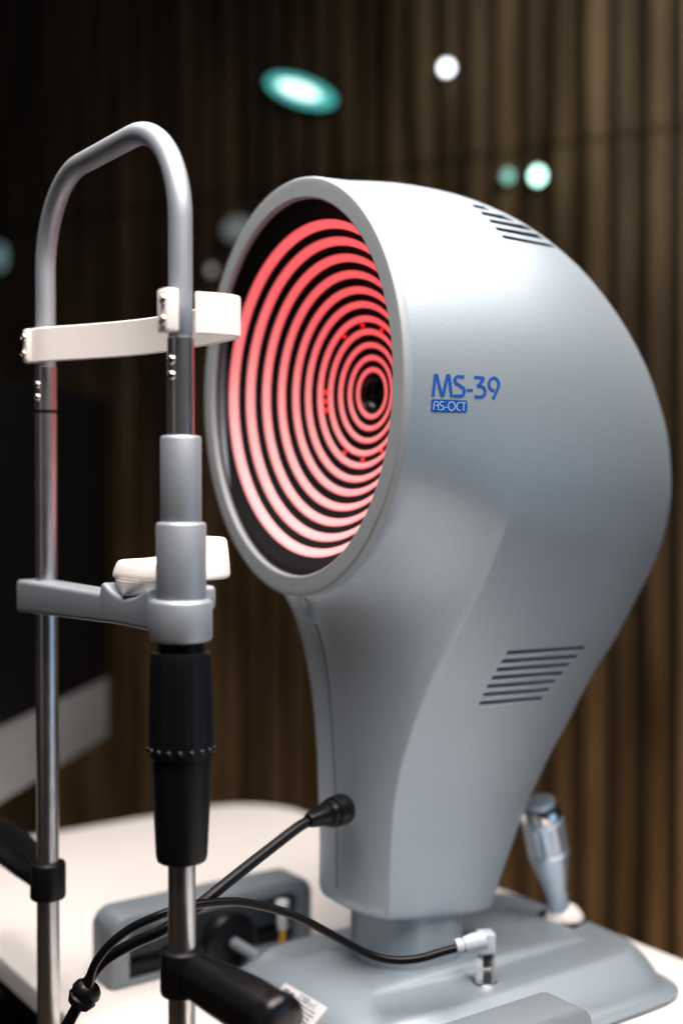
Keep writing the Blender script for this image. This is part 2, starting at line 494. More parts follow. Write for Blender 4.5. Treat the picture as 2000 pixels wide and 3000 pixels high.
for q, r in enumerate(RM):
    wdt = .0089 - .0034 * q / 10
    bm = bmesh.new(); V = []; lay = bm.verts.layers.float.new('across')
    sl = (.0012, 0, 0)
    for j in range(7):
        rr = r - wdt / 2 + wdt * j / 6
        off = .0009 if 0 < j < 6 else -.0003
        line = []
        for k in range(160):
            v = bm.verts.new((bx(rr) - off, rr * math.cos(2 * math.pi * k / 160), ZC + rr * math.sin(2 * math.pi * k / 160)))
            v[lay] = j / 6; line.append(v)
        V.append(line)
    for a, b_ in zip(V, V[1:]):
        for k in range(160): bm.faces.new((a[k], a[(k + 1) % 160], b_[(k + 1) % 160], b_[k]))
    part('light_ring', bm, RED, bowl)
LED = emis('red_led', (1, .0, .0), 1.3)
def led(ang, r, s, square):
    y = -r * math.cos(R(ang)); z = ZC + r * math.sin(R(ang)); x = bx(r)
    if square:
        bm = box(x - .0025, x + .002, y - s, y + s, z - s, z + s, .0006, 2)
    else:
        bm = lathe((x + .002, y, z), (x - .003, y, z), [(0, s), (.0035, s), (.0045, s * .7), (.005, s * .2)], 16)
    part('indicator_led', bm, LED, bowl)
for a in (62, 90, 118, -62, -90, -118): led(a, .0698, .0020, False)
for a in (180 - 4, 180 + 4, 180 + 12): led(a, .0698, .0024, True)
# central lens
bm = lathe((.301, 0, ZC), (.36, 0, ZC), [(0, .0205), (.001, .0195), (.012, .0185), (.0121, .012), (.010, .006), (.0095, .0005)], 48, cap=False)
part('lens', bm, GLOSSB, bowl)

# lettering on the near side of the housing
def z5(x, y): return ((1220 + x / 5.6) * .784, (1060 + y / 5.6) * .784)
def ribbon(bm, pts, wd, off, dens=10):
    """flat stroke in the plane of the writing, laid on the housing"""
    P = []
    for (a, b_) in zip(pts, pts[1:]):
        L = math.hypot(b_[0] - a[0], b_[1] - a[1]); n = max(1, int(L / dens))
        for k in range(n): P.append((a[0] + (b_[0] - a[0]) * k / n, a[1] + (b_[1] - a[1]) * k / n))
    P.append(pts[-1]); Lf = []; Rt = []
    for i, p in enumerate(P):
        a = P[max(i - 1, 0)]; c_ = P[min(i + 1, len(P) - 1)]
        d1 = Vector((p[0] - a[0], p[1] - a[1])); d2 = Vector((c_[0] - p[0], c_[1] - p[1]))
        if d1.length < 1e-6: d1 = d2
        if d2.length < 1e-6: d2 = d1
        d1.normalize(); d2.normalize(); t = (d1 + d2).normalized()
        nn = Vector((-t.y, t.x)); k = min(1 / max(.35, nn.dot(Vector((-d1.y, d1.x)))), 2.2) * wd / 2
        for s, dst in ((1, Lf), (-1, Rt)):
            co_, _ = hit(*z5(p[0] + nn.x * k * s, p[1] + nn.y * k * s), off)
            dst.append(bm.verts.new(co_))
    for i in range(len(P) - 1): bm.faces.new((Lf[i], Lf[i + 1], Rt[i + 1], Rt[i]))
def arc(cx, cy, rx, ry, a0, a1, n=10):
    return [(cx + rx * math.cos(R(a0 + (a1 - a0) * k / n)), cy + ry * math.sin(R(a0 + (a1 - a0) * k / n))) for k in range(n + 1)]
W = 46
bm = bmesh.new()
ribbon(bm, [(266, 566)] + [(300, 240)] + arc(313, 226, 16, 14, 190, 340, 5) + [(332, 236), (400, 530)] + arc(417, 538, 16, 14, 150, 30, 5) + [(436, 530), (497, 245)] + arc(514, 232, 16, 14, 200, 350, 5) + [(532, 245), (570, 577)], W, .0004)
ribbon(bm, [(778, 243), (700, 240)] + arc(676, 290, 52, 52, 275, 180, 8) + arc(680, 300, 56, 60, 175, 125, 5)[1:] + [(690, 375), (735, 408)] + arc(728, 480, 50, 76, -50, 85, 12) + [(680, 558), (600, 556)], W, .0005)
ribbon(bm, [(820, 463), (918, 466)], 44, .0004)
ribbon(bm, [(942, 251), (1030, 254), (1072, 256)] + arc(1070, 282, 20, 22, -60, 30, 5) + [(1076, 312), (1010, 376), (1010, 392), (1045, 396)] + arc(1045, 485, 74, 88, -75, 75, 12) + [(1050, 574), (945, 570)], 44, .0005)
ribbon(bm, [(1274, 476), (1240, 464)] + arc(1262, 366, 80, 104, 125, 360, 22) + [(1342, 400), (1328, 440), (1250, 607)], 44, .0004)
t1 = part('lettering', bm, INK, house, smooth=False); t1['label'] = 'blue lettering reading MS-39'
bm = bmesh.new()
TL, TR, BR, BL = (240, 611), (832, 633), (824, 832), (229, 815)
gv = []
for j in range(9):
    line = []
    for i in range(25):
        u = i / 24; v = j / 8
        # rounded corners: pull the ends in near the top and bottom
        ins = 0
        if v in (0, 1): ins = .028
        elif j in (1, 7): ins = .003
        uu = ins + u * (1 - 2 * ins)
        a = lerp2(TL, TR, uu); c_ = lerp2(BL, BR, uu); p = lerp2(a, c_, v)
        line.append(bm.verts.new(hit(*z5(*p), .0004)[0]))
    gv.append(line)
for j in range(8):
    for i in range(24): bm.faces.new((gv[j][i], gv[j][i + 1], gv[j + 1][i + 1], gv[j + 1][i]))
badge = part('badge', bm, INK, house, smooth=False); badge['label'] = 'blue badge reading AS-OCT'
bm = bmesh.new(); w2 = 13
ribbon(bm, [(268, 788), (274, 690)] + arc(312, 688, 38, 40, 185, 350, 10) + [(351, 690), (341, 788)], w2, .0009, 8)
ribbon(bm, [(296, 713), (343, 715)], w2, .0010, 8)
ribbon(bm, [(440, 655), (405, 653)] + arc(402, 684, 30, 31, 265, 150, 8) + [(395, 712), (420, 728)] + arc(408, 755, 28, 30, -40, 90, 8) + [(362, 785)], w2, .0009, 8)
ribbon(bm, [(455, 744), (490, 746)], w2, .0009, 8)
ribbon(bm, arc(565, 725, 56, 70, 0, 350, 30) + [(621, 725)], w2, .0009, 8)
ribbon(bm, [(718, 664), (700, 664)] + arc(702, 731, 56, 67, 262, 98, 16) + [(708, 798)], w2, .0009, 8)
ribbon(bm, [(720, 667), (800, 670)], w2, .0009, 8)
ribbon(bm, [(764, 676), (757, 806)], w2, .0009, 8)
t2 = part('badge_lettering', bm, INKW, badge, smooth=False); t2['label'] = 'pale lettering reading AS-OCT'

# neck
def nk(z, s=1.0): return [(x, y, z) for x, y in rrect(.284, .408, -.050, .050, .049, 12)]
bm = loft([nk(.03), nk(.100), nk(.118)])
part('neck', bm, NECK, S, sharp=50)

# base: nested outlines rising from the lip to the top plateau
def ol(x0, x1, hw, z, rf=.05, rr=.09, dz=0):
    k = hw / .170; Lx = x1 - x0
    half = [(x1, -.0001), (x1 - .0005, -.070 * k), (x1 - .004, -.115 * k), (x1 - .014 * k, -.146 * k), (x1 - .034 * k, -.163 * k), (x1 - .070 * k, -.1695 * k), (x1 - .40 * Lx, -hw),
            (x1 - .70 * Lx, -hw), (x0 + .050 * k, -hw * .965), (x0 + .016 * k, -hw * .83), (x0 + .003, -hw * .55), (x0, -hw * .18)]
    pts = half + [(x, -y) for x, y in half[:0:-1]]
    def zf(x_, y_, z_):
        d = x_ - x0; t = min(1, max(0, (d - .010) / .055)); t = t * t * (3 - 2 * t)
        q = min(1, max(0, (x0 - .184) / .115)); zz = z_ if z_ < .009 else .009 + .0475 * (1 - (1 - q) ** 2.6)
        if abs(y_) > hw * .93: t = 1 if d > .03 else t
        return zz + (z_ - zz) * t
    P = [Vector((x, y, zf(x, y, z + dz * max(0, x - .30)))) for x, y in pts]; out = []
    n = len(P)
    for i in range(n):
        p0, p1, p2, p3 = P[i - 1], P[i], P[(i + 1) % n], P[(i + 2) % n]
        for q in range(5):
            t = q / 5
            out.append(.5 * ((2 * p1) + (p2 - p0) * t + (2 * p0 - 5 * p1 + 4 * p2 - p3) * t * t + (3 * p1 - 3 * p2 + p3 - p0) * t ** 3))
    return out
LV = [ol(.184, .618, .170, .003), ol(.182, .6205, .1720, .0045), ol(.182, .6205, .1720, .0062), ol(.184, .618, .170, .0074),
      ol(.188, .611, .162, .0080), ol(.190, .609, .1578, .0096), ol(.193, .607, .1540, .0150),
      ol(.198, .605, .1465, .0235), ol(.203, .602, .1375, .0315), ol(.208, .598, .1278, .0390),
      ol(.211, .596, .1232, .0424), ol(.214, .594, .1202, .0440), ol(.218, .591, .1165, .0448),
      ol(.227, .585, .100, .0442), ol(.234, .580, .084, .0440), ol(.240, .576, .0700, .0446, dz=-.01), ol(.245, .572, .0655, .0468, dz=-.02), ol(.249, .568, .0632, .0500, dz=-.03),
      ol(.252, .565, .0615, .0525, dz=-.036), ol(.256, .562, .0592, .0546, dz=-.04), ol(.261, .559, .0560, .0556, dz=-.04), ol(.267, .555, .052, .0559, dz=-.04), ol(.280, .550, .036, .0560, dz=-.04), ol(.305, .53, .016, .0560, dz=-.04)]
bm = loft(LV); bmesh.ops.recalc_face_normals(bm, faces=bm.faces); bm.normal_update()
BB = BVHTree.FromBMesh(bm)
base = part('base', bm, SILVER, S, sharp=60)
# name plate on the front of the base, and the small marks beside the socket
def decal(poly_px, off, m, name, parent, tree, nx=10, ny=8, lab=None):
    bm = bmesh.new(); gv = []
    for j in range(ny + 1):
        line = []
        for i in range(nx + 1):
            p = lerp2(lerp2(poly_px[0], poly_px[1], i / nx), lerp2(poly_px[3], poly_px[2], i / nx), j / ny)
            q, n_ = hit(*p, off, tree)
            line.append(bm.verts.new(q) if q else None)
        gv.append(line)
    for j in range(ny):
        for i in range(nx):
            q = (gv[j][i], gv[j][i + 1], gv[j + 1][i + 1], gv[j + 1][i])
            if None not in q: bm.faces.new(q)
    o = part(name, bm, m, parent, smooth=False)
    if lab: o['label'] = lab
    return o

# wheels and axles under the front of the base
for s in (1, -1):
    bm = lathe((.235, s * .176, .034), (.235, s * .200, .034), [(0, .026), (.002, .031), (.006, .0325), (.018, .0325), (.022, .031), (.024, .026)], 48)
    part('wheel', bm, RUBBER, S, sharp=50)
    bm = lathe((.235, s * .12, .034), (.235, s * .178, .034), [(0, .006), (.058, .006)], 20)
    part('axle', bm, GREYP, S, sharp=50)

# joystick
jb = at(1290, 2150, y=0.0); jt = at(1236, 1838, y=.0)
jz = BB.ray_cast(Vector((jb.x, 0, .5)), Vector((0, 0, -1)))[0].z; jb.z = jz - .004
js = bpy.data.objects.new('joystick', None); COL.objects.link(js); js.location = jb - S.location; js.parent = S
L = (jt - jb).length
def pj(f, d): return (L * f, d / 2)
bm = lathe(jb, jt, [pj(.10, .024), pj(.14, .0250), pj(.22, .0260), pj(.222, .0240), pj(.30, .0285), pj(.42, .0370), pj(.50, .0430), pj(.545, .0455), pj(.55, .0475), pj(.58, .0480), pj(.585, .0465), pj(.60, .0470), pj(.80, .0480), pj(.81, .0495), pj(.83, .0495), pj(.835, .0470), pj(.862, .0465), pj(.868, .044)], 72,
           mod=lambda th, t: 1 - (.05 * (math.cos(th * 9) > .1) if .59 * L < t < .805 * L else 0))
local(link('grip', bm, mat('turned_aluminium', (.46, .53, .60), .42, .85, noise=.08, nscale=300), None, sharp=30), js)
bm = lathe(jb, jt, [pj(.866, .044), pj(.868, .0475), pj(.92, .0465), pj(.945, .0435), pj(.946, .036)], 48)
local(link('grip_ring', bm, CHROME, None, sharp=40), js)
bm = lathe(jb, jt, [pj(.946, .034), pj(.962, .034), pj(.964, .0385), pj(.985, .0385), pj(.998, .036), pj(1.0, .02)], 40)
local(link('button', bm, mat('blue_anodised_button', (.42, .54, .66), .3, .7), None, sharp=40), js)
bm = bmesh.new(); bmesh.ops.create_uvsphere(bm, u_segments=40, v_segments=24, radius=.0235); xform(bm, Matrix.Translation(jb + Vector((.004, 0, -.002))))
local(link('ball_joint', bm, WHITE, None), js)
bm = lathe((jb.x, jb.y, jz - .001), (jb.x, jb.y, jz + .02), [(0, .0300), (.0020, .0300), (.0028, .0285), (.0012, .0235)], 40)
local(link('collar', bm, BLACK, None, sharp=40), js)

# ------------------------------------------------------------------ rail covers
def rail_cover(sg, lab):
    t = thing('rail_cover', lab, 'rail cover', (.235, sg * .225, 0), 'rail covers beside the scanner base')
    y0, y1 = sorted((sg * .205, sg * .262))
    # rounded frame seen from inside, open towards the scanner
    prof = rrect(.096, .362, 0, .080, (.004, .004, .022, .022), 8)
    inn = rrect(.118, .340, .006, .066, (.004, .004, .012, .012), 8)
    yo, yi = (y1, y0) if sg > 0 else (y0, y1)
    e = .004 * sg
    rings = [[(x, yo - e, z) for x, z in rrect(.100, .358, .001, .076, (.003, .003, .019, .019), 8)],
             [(x, yo - e * .3, z) for x, z in rrect(.0965, .3615, 0.001, .0795, (.003, .003, .022, .022), 8)][:0] or [(x, yo - 2 * e, z + .001) for x, z in prof],
             [(x, yi + e, z + .001) for x, z in prof],
             [(x, yi, z) for x, z in rrect(.100, .358, .002, .077, (.003, .003, .019, .019), 8)],
             [(x, yi, z) for x, z in inn], [(x, yi + sg * .035, z) for x, z in inn]]
    part('cover', loft(rings, True), GREYP, t, sharp=50)
    ya, yb = sorted((yi + sg * .008, yi + sg * .034))
    part('rack', box(.122, .336, ya, yb, .008, .020, .002), BLACK, t, sharp=40)
    return t
rc = rail_cover(1, 'grey open rail cover on the table beyond the scanner base')
rc2 = rail_cover(-1, 'grey rail cover at the bottom edge nearest the camera')

# ------------------------------------------------------------------ headrest
H = thing('headrest', 'silver and steel chin and forehead rest with tall tube arch on the table edge', 'headrest', (0, 0, -.10))
PY = .144
zt = .857; rr_ = .088; bm = bmesh.new(); path = []
path += [(0, -PY, .655), (0, -PY, .70), (0, -PY, .74)]
for k in range(15):
    a = R(180 - 90 * k / 14); path.append((0, -PY + rr_ + rr_ * math.cos(a), zt - rr_ + rr_ * math.sin(a)))
for k in range(15):
    a = R(90 - 90 * k / 14); path.append((0, PY - rr_ + rr_ * math.cos(a), zt - rr_ + rr_ * math.sin(a)))
path += [(0, PY, .74), (0, PY, .70), (0, PY, .655)]
part('tube_arch', tube(path, .0098, 32), SILVER2, H)
def screw(p, d, r=.0042, par=None, dome=True):
    bm = lathe(p, Vector(p) + Vector(d), [(0, r), (.0012, r), (.0024, r * .82), (.0031, r * .5), (.0032, r * .46), (.0016, r * .42), (.0016, .0002)], 20)
    o = part('screw', bm, CHROME, par or H, sharp=40); return o
for s in (-1, 1):
    y = s * PY
    bm = lathe((0, y, 0), (0, y, 1), [(.455, .0110), (.667, .0110), (.6735, .0110), (.6740, .0104), (.6742, .0099)], 40)
    pst = part('sleeve', bm, STEEL, H, sharp=40)
    for z in (.655, .667 - .0245):
        q = Vector((-.0103, y - .0045, z)); screw(q + Vector((.0, 0, 0)), (-.93, -.35, 0), .0040, H)
    bm = lathe((0, y, 0), (0, y, 1), [(-.16, .0112), (.43, .0112)], 40)
    part('post', bm, STEEL, H, sharp=40)
# narrow dark joint on the far sleeve
bm = lathe((0, PY, 0), (0, PY, 1), [(.6275, .01125), (.6305, .01125)], 40)
part('joint_band', bm, BLACK, H, sharp=40)
# forehead strap: one white band bowed towards the scanner
sp = spline([(-.0170, .1475, 0), (-.0160, .137, 0), (-.0105, .120, 0), (-.0005, .102, 0), (.013, .078, 0), (.029, .045, 0), (.042, .010, 0), (.0495, -.030, 0), (.0535, -.080, 0), (.0545, -.125, 0), (.0515, -.1475, 0), (.043, -.1575, 0), (.025, -.1585, 0), (.008, -.154, 0)], 8)
zs = .6935; hh = .0168
rings = []
for i, p in enumerate(sp):
    t = (sp[min(i + 1, len(sp) - 1)] - sp[max(i - 1, 0)]).normalized(); n_ = Vector((-t.y, t.x, 0)); th = .0019
    q = []
    for (a, z) in ((-1, -1), (-1, 1), (1, 1), (1, -1)):
        pass
    for (a, z) in ((-.5, -1), (-1, -.94), (-1, .94), (-.5, 1), (.5, 1), (1, .94), (1, -.94), (.5, -1)):
        q.append(p + n_ * (th * a) + Vector((0, 0, zs + hh * z)))
    rings.append(q)
st = part('forehead_strap', loft(rings), WHITE, H, sharp=22)
# clamps that hold the strap
bm = box(-.0215, -.0095, -.1605, -.1440, zs - .0172, zs + .0172, .0022)
cl = part('strap_clamp', bm, WHITE, H, sharp=50)
for dz in (-.0082, .0082): screw((-.0213, -.1555, zs + dz), (-1, 0, 0), .0043, cl)
bm = box(-.0225, -.0090, .1370, .1480, zs - .0165, zs + .0165, .0022)
cl2 = part('strap_clamp', bm, WHITE, H, sharp=50)
for dz in (-.0082, .0082): screw((-.0223, .1432, zs + dz), (-1, 0, 0), .0040, cl2)
# height column on the near post
y = -PY
def vl(z0, z1, r, e=.0022):
    return [(z0, r - e), (z0 + e * .3, r - e * .3), (z0 + e, r), (z1 - e, r), (z1 - e * .3, r - e * .3), (z1, r - e)]
part('upper_collar', lathe((0, y, 0), (0, y, 1), vl(.520, .5945, .0166), 48), SILVER2, H, sharp=50)
part('lower_collar', lathe((0, y, 0), (0, y, 1), vl(.455, .5245, .0204, .0025), 48), SILVER2, H, sharp=50)
part('end_collar', lathe((0, y, 0), (0, y, 1), vl(.4275, .4620, .0253, .0035), 48), SILVER2, H, sharp=50)
fl_ = lambda th, t: 1 - (.016 if math.cos(th * 26) > .35 else 0)
part('knob_neck', lathe((0, y, 0), (0, y, 1), [(.415, .0185), (.4268, .0185)], 40), BLACK, H, sharp=50)
bm = lathe((0, y, 0), (0, y, 1), [(.3335, .0255), (.3345, .0268), (.338, .0272), (.343, .0271), (.370, .0264), (.405, .0254), (.4145, .0250), (.4185, .0240), (.4195, .0215)], 130,
           mod=lambda th, t: fl_(th, t) if .336 < t < .417 else 1)
part('height_knob', bm, BLACK, H, sharp=45)
# polished beads round the lower rim of the knob
bm = bmesh.new()
for k in range(18):
    th = 2 * math.pi * k / 18
    b2 = bmesh.new(); bmesh.ops.create_icosphere(b2, subdivisions=2, radius=.0027)
    xform(b2, Matrix.Translation((.0266 * math.cos(th), y + .0266 * math.sin(th), .3405)))
    me = bpy.data.meshes.new('t'); b2.to_mesh(me); b2.free(); bm.from_mesh(me); bpy.data.meshes.remove(me)
part('knob_beads', bm, GLOSSB, H)
bm = lathe((0, y, 0), (0, y, 1), [(.2480, .0185), (.2490, .0200), (.252, .0208), (.256, .0212), (.300, .0232), (.3320, .0246), (.3334, .0246)], 56)
part('knob_body', bm, BLACK, H, sharp=45)
# crossbar that carries the chin cup
zc_ = .4445
def bar_ring(yv, zlo, zhi, x0=-.022, x1=.012):
    return [(x, yv, z) for x, z in rrect(x0, x1, zlo, zhi, .004, 4)]
rings = []
def saddle(yv):
    st = min(1, max(0, (-.0335 - yv) / .003))
    top_ = .4600 + .0095 * st
    u = (yv + .081) / .041
    return top_ - (.0100 * (1 - u * u) if abs(u) < 1 else 0)
N_ = 110
rings.append(bar_ring(.1712, .433, .456, -.016, .008))
rings.append(bar_ring(.1705, .430, .459, -.019, .011))
for k in range(N_ + 1):
    yv = .1680 - (.1680 + .128) * k / N_
    near = min(1, max(0, (.0 - yv) / .03)); near = near * near * (3 - 2 * near)
    rings.append(bar_ring(yv, .4270 + .0085 * min(1, max(0, (.18 - yv) / .25)), saddle(yv), -.022, .012))
bm = loft(rings[::1])
part('crossbar', bm, SILVER2, H, sharp=50)
bm = box(-.012, .030, -.150, -.118, .452, .472, .004)
part('crossbar_bracket', bm, SILVER2, H, sharp=50)
# chin cup: rocker in the saddle and a dished cup with a raised back lobe
bm = bmesh.new(); rings = []
for (z, s) in ((.4608, .12), (.4614, .30), (.4640, .62), (.4690, .88), (.4738, 1.0)):
    rings.append([(-.002 + .0205 * math.cos(a), -.081 + .0385 * s * math.sin(a), z) for a in [2 * math.pi * k / 40 for k in range(40)]])
chin = part('chin_cup_base', loft(rings), WHITE, H, sharp=50)
NU = 72
bm = bmesh.new()
# profile from the under edge over the rim and down into the dish: (outline scale, height fraction)
PRF = [(0, 'u'), (.5, 'u'), (.955, 'u'), (.99, .05), (1.0, .14), (.985, .38), (.955, .66), (.925, .86), (.90, .96), (.87, 1.0), (.84, .985), (.80, .90), (.74, .72), (.66, .52), (.52, .34), (.36, .25), (.18, .215), (.04, .21)]
G = []
for (v, h) in PRF:
    if v == 0: continue
    line = []
    for i in range(NU):
        u = 2 * math.pi * i / NU; cu, su = math.cos(u), math.sin(u)
        ex = math.copysign(abs(cu) ** .74, cu); ey = math.copysign(abs(su) ** .74, su)
        back = min(1, max(0, (cu + .1) / .95)); back = back * back * (3 - 2 * back)
        rim_h = .0150 + .0200 * back * (1 - .55 * abs(ey) ** 4)
        vv = v if not back or h == 'u' else v + (1.0 - v) * .45 * back * (v > .86)
        hh_ = 0 if h == 'u' else h * rim_h
        line.append(bm.verts.new((.0255 + .046 * ex * vv, -.0770 + .0505 * ey * vv, .4745 + hh_)))
    G.append(line)
for a, b_ in zip(G, G[1:]):
    for i in range(NU): bm.faces.new((a[i], a[(i + 1) % NU], b_[(i + 1) % NU], b_[i]))
bm.faces.new(G[0]); bm.faces.new(G[-1][::-1])
part('chin_cup', bm, WHITE, H, sharp=60)
# clamp rings and hand grips
for s in (-1, 1):
    y = s * PY
    ring = part('clamp_ring', lathe((0, y, 0), (0, y, 1), vl(.1385, .1760, .0178, .003), 44), BLACK, H, sharp=50)
    p0 = Vector((.004, y + s * .010, .158)); p1 = Vector((.020, y + s * .118, .152)) if s < 0 else Vector((.020, y + .24, .152))
    Lh = (p1 - p0).length
    bm = lathe(p0, p1, [(0, .014), (Lh * .08, .0185), (Lh * .3, .0205), (Lh * .62, .0222), (Lh * .86, .0212), (Lh * .93, .0195)], 48,
               mod=lambda th, t: 1 - .06 * max(0, math.cos(th * 3)) ** 4)
    g = part('hand_grip', bm, BLACK, H, sharp=40)
    bm = lathe(p0, p1, [(Lh * .90, .0185), (Lh * .91, .0212), (Lh * .97, .0218), (Lh * 1.03, .0205), (Lh * 1.06, .0165), (Lh * 1.065, .004)], 48)
    part('grip_cap', bm, GLOSSB, H, sharp=50)
    # foot bracket that clamps the post to the table edge
    part('table_clamp', box(-.016, .060, y - .018, y + .018, -.098, -.0565, .003), BLACK, H, sharp=40)

# ------------------------------------------------------------------ cables
def cable(name, pts, r, label, m=RUBBER, n=10):
    P = spline([at(a, b_, d=d) for a, b_, d in pts], n)
    o = link(name, tube(P, r, 16), m); o.location = (0, 0, 0)
    return o, P
CT = thing('power_cable', 'thick black cable from the column boot drooping to the tie', 'cable', at(455, 2075, d=1.10), 'black cables')
pw = spline([at(a, b_, d=d) for a, b_, d in ((722, 1884, 1.205), (690, 1897, 1.195), (620, 1950, 1.17), (540, 2013, 1.14), (470, 2070, 1.115), (415, 2112, 1.105), (370, 2140, 1.10), (310, 2166, 1.10), (250, 2200, 1.10), (212, 2240, 1.10), (190, 2290, 1.10), (160, 2345, 1.10), (110, 2440, 1.11), (60, 2560, 1.12))], 8)
part('cord', tube(pw, .0053, 18), RUBBER, CT)
b0 = at(790, 1858, d=1.238); b1 = at(712, 1884, d=1.200)
Lb = (b1 - b0).length
bm = lathe(b0, b1, [(0, .0150), (.002, .0158), (.008, .0160), (.012, .0155), (.018, .0148), (.0185, .0135), (.021, .0135), (.0215, .0140), (.026, .0125), (.0265, .0112), (.030, .0112), (.0305, .0105), (Lb, .0075), (Lb + .003, .006)], 32)
part('strain_relief', bm, RUBBER, CT, sharp=35)
tie0 = at(208, 2262, d=1.10); tie1 = at(180, 2308, d=1.10)
bm = lathe(tie0, tie1, [(0, .0095), (.003, .0125), (.008, .0138), (.012, .0120), (.014, .0135), ((tie1 - tie0).length, .0105)], 20)
tie = link('cable_tie', bm, RUBBER, None, sharp=40)
tag(tie, 'black tie binding the two cables at the bottom left', 'cable tie')
SG = thing('signal_cable', 'thin black cable arching to the grey angled plug on the scanner base', 'cable', at(600, 2086, d=1.14), 'black cables')
sg = spline([at(a, b_, d=d) for a, b_, d in ((1056, 2177, 1.190), (1020, 2186, 1.188), (960, 2203, 1.18), (900, 2206, 1.175), (840, 2190, 1.17), (760, 2147, 1.16), (690, 2110, 1.15), (620, 2086, 1.14), (550, 2073, 1.125), (490, 2074, 1.11), (430, 2083, 1.095), (370, 2102, 1.085), (300, 2134, 1.085), (248, 2175, 1.085), (215, 2222, 1.09), (200, 2275, 1.095), (172, 2330, 1.10), (120, 2430, 1.11), (70, 2550, 1.12))], 8)
part('cord', tube(sg, .0040, 16), RUBBER, SG)
pc = at(1113, 2160, d=1.195)
ang0 = at(1046, 2177, d=1.190)
bm = lathe(ang0, pc, [(0, .0052), (.0005, .0075), (.006, .0080), (.0065, .0068), (.008, .0068), (.0085, .0080), (.018, .0092), ((pc - ang0).length, .0092)], 28)
part('plug_barrel', bm, BLUEGREY, SG, sharp=40)
bb = hit(1115, 2258, 0, BB)[0]
pz = pc.z
ctop = Vector((bb.x, bb.y, 0))
pcx = at(1115, 2160, d=(bb - CAM).dot(F2))
bm = box(bb.x - .0088, bb.x + .0088, bb.y - .0088, bb.y + .0088, pcx.z - .0125, pcx.z + .0095, .0030)
xform(bm, Matrix.Translation(bb) @ Matrix.Rotation(R(-25), 4, 'Z') @ Matrix.Translation(-bb))
part('plug_elbow', bm, BLUEGREY, SG, sharp=40)
zb = bb.z - .001; zt2 = pcx.z - .0125
Hn = zt2 - zb
bm = lathe((bb.x, bb.y, zb), (bb.x, bb.y, zt2), [(0, .0115), (.0015, .0115), (.0018, .0108), (Hn * .47, .0080), (Hn * .49, .0070), (Hn * .52, .0070), (Hn * .54, .0090), (Hn * .60, .0093), (Hn * .84, .0093), (Hn * .90, .0086), (Hn, .0074)], 6)
nut = part('plug_nut', bm, CHROME, SG, smooth=False)
bm = lathe((bb.x, bb.y, zb - .001), (bb.x, bb.y, zb + .004), [(0, .0135), (.0016, .0135), (.0022, .0125)], 32)
part('socket_washer', bm, BLACK, SG, sharp=40)
# short clear plug hanging in the far rail cover
pp = at(648, 2085, y=.196)
OP = thing('clear_plug', 'small clear plug with orange tip in front of the far rail cover', 'plug', (pp.x, pp.y, .001))
part('plug_body', lathe((pp.x, pp.y, .028), (pp.x, pp.y, .062), [(0, .0055), (.001, .0062), (.025, .0062), (.0255, .0078), (.033, .0078), (.034, .0070)], 20), LABEL, OP, sharp=40)
part('plug_tip', lathe((pp.x, pp.y, .001), (pp.x, pp.y, .0282), [(0, .0042), (.027, .0042)], 16), GOLD, OP, sharp=40)

# label on the front of the base
lp = [(658, 2262), (754, 2318), (752, 2400), (640, 2335)]
pc4 = [hit(*q, .0, BB)[0] for q in lp[:2]] ; nn4 = (hit(690, 2300, 0, BB)[1] + hit(720, 2330, 0, BB)[1]).normalized()
ux = (pc4[1] - pc4[0]); ux -= nn4 * ux.dot(nn4); wl = ux.length; ux.normalize(); uy = ux.cross(nn4).normalized()
if uy.z > 0: uy = -uy
PO = pc4[0] + nn4 * .0022; LH = .040
def plane_pt(u, v, o=0): return PO + ux * (wl * u) + uy * (LH * v) + nn4 * o
bm = loft([[plane_pt(a, b_, -.006) for a, b_ in ((0, 0), (1, 0), (1, 1), (0, 1))], [plane_pt(a, b_, 0) for a, b_ in ((0, 0), (1, 0), (1, 1), (0, 1))]])
lab = part('name_plate', bm, LABEL, base, smooth=False); lab['label'] = 'pale printed label with small dark text'
def lpt(u, v): return lerp2(lerp2(lp[0], lp[1], u), lerp2(lp[3], lp[2], u), v)
bm_ = bmesh.new()
def mark(u0, u1, v0, v1, tree=BB, off=.0019, f=lpt, bm=None):
    if f is lpt: q = [plane_pt(u, v, .0003) for u, v in ((u0, v0), (u1, v0), (u1, v1), (u0, v1))]
    else: q = [hit(*f(u, v), off, tree)[0] for u, v in ((u0, v0), (u1, v0), (u1, v1), (u0, v1))]
    if None in q: return
    bm.faces.new([bm.verts.new(p) for p in q])
# marks: warning triangle, maker name, then rows of fine print
tri = [plane_pt(u, v, .0003) for u, v in ((.275, .10), (.325, .26), (.225, .26))]
if None not in tri: bm_.faces.new([bm_.verts.new(p) for p in tri])
def glyph(lines, u, v, s, sv):
    for (a, b_, c_, d_) in lines:
        mark(u + a * s, u + c_ * s, v + b_ * sv, v + d_ * sv, bm=bm_)
LC = [(0, 0, .8, .18), (0, .18, .25, .82), (0, .82, .8, 1)]
LS = [(0, 0, .8, .18), (0, .18, .25, .42), (0, .42, .8, .58), (.55, .58, .8, .82), (0, .82, .8, 1)]
LO = [(0, 0, .8, .18), (0, .18, .25, .82), (.55, .18, .8, .82), (0, .82, .8, 1)]
Ls = [(0, .4, .6, .5), (0, .5, .2, .65), (0, .65, .6, .75), (.4, .75, .6, .9), (0, .9, .6, 1)]
Lr = [(0, .4, .2, 1), (.2, .4, .6, .55)]
Ll = [(.1, 0, .35, 1)]
for k, gl in enumerate((LC, LS, LO)): glyph(gl, .43 + k * .075, .05, .068, .15)
for k, gl in enumerate((Ls, Lr, Ll)): glyph(gl, .67 + k * .055, .05, .055, .17)
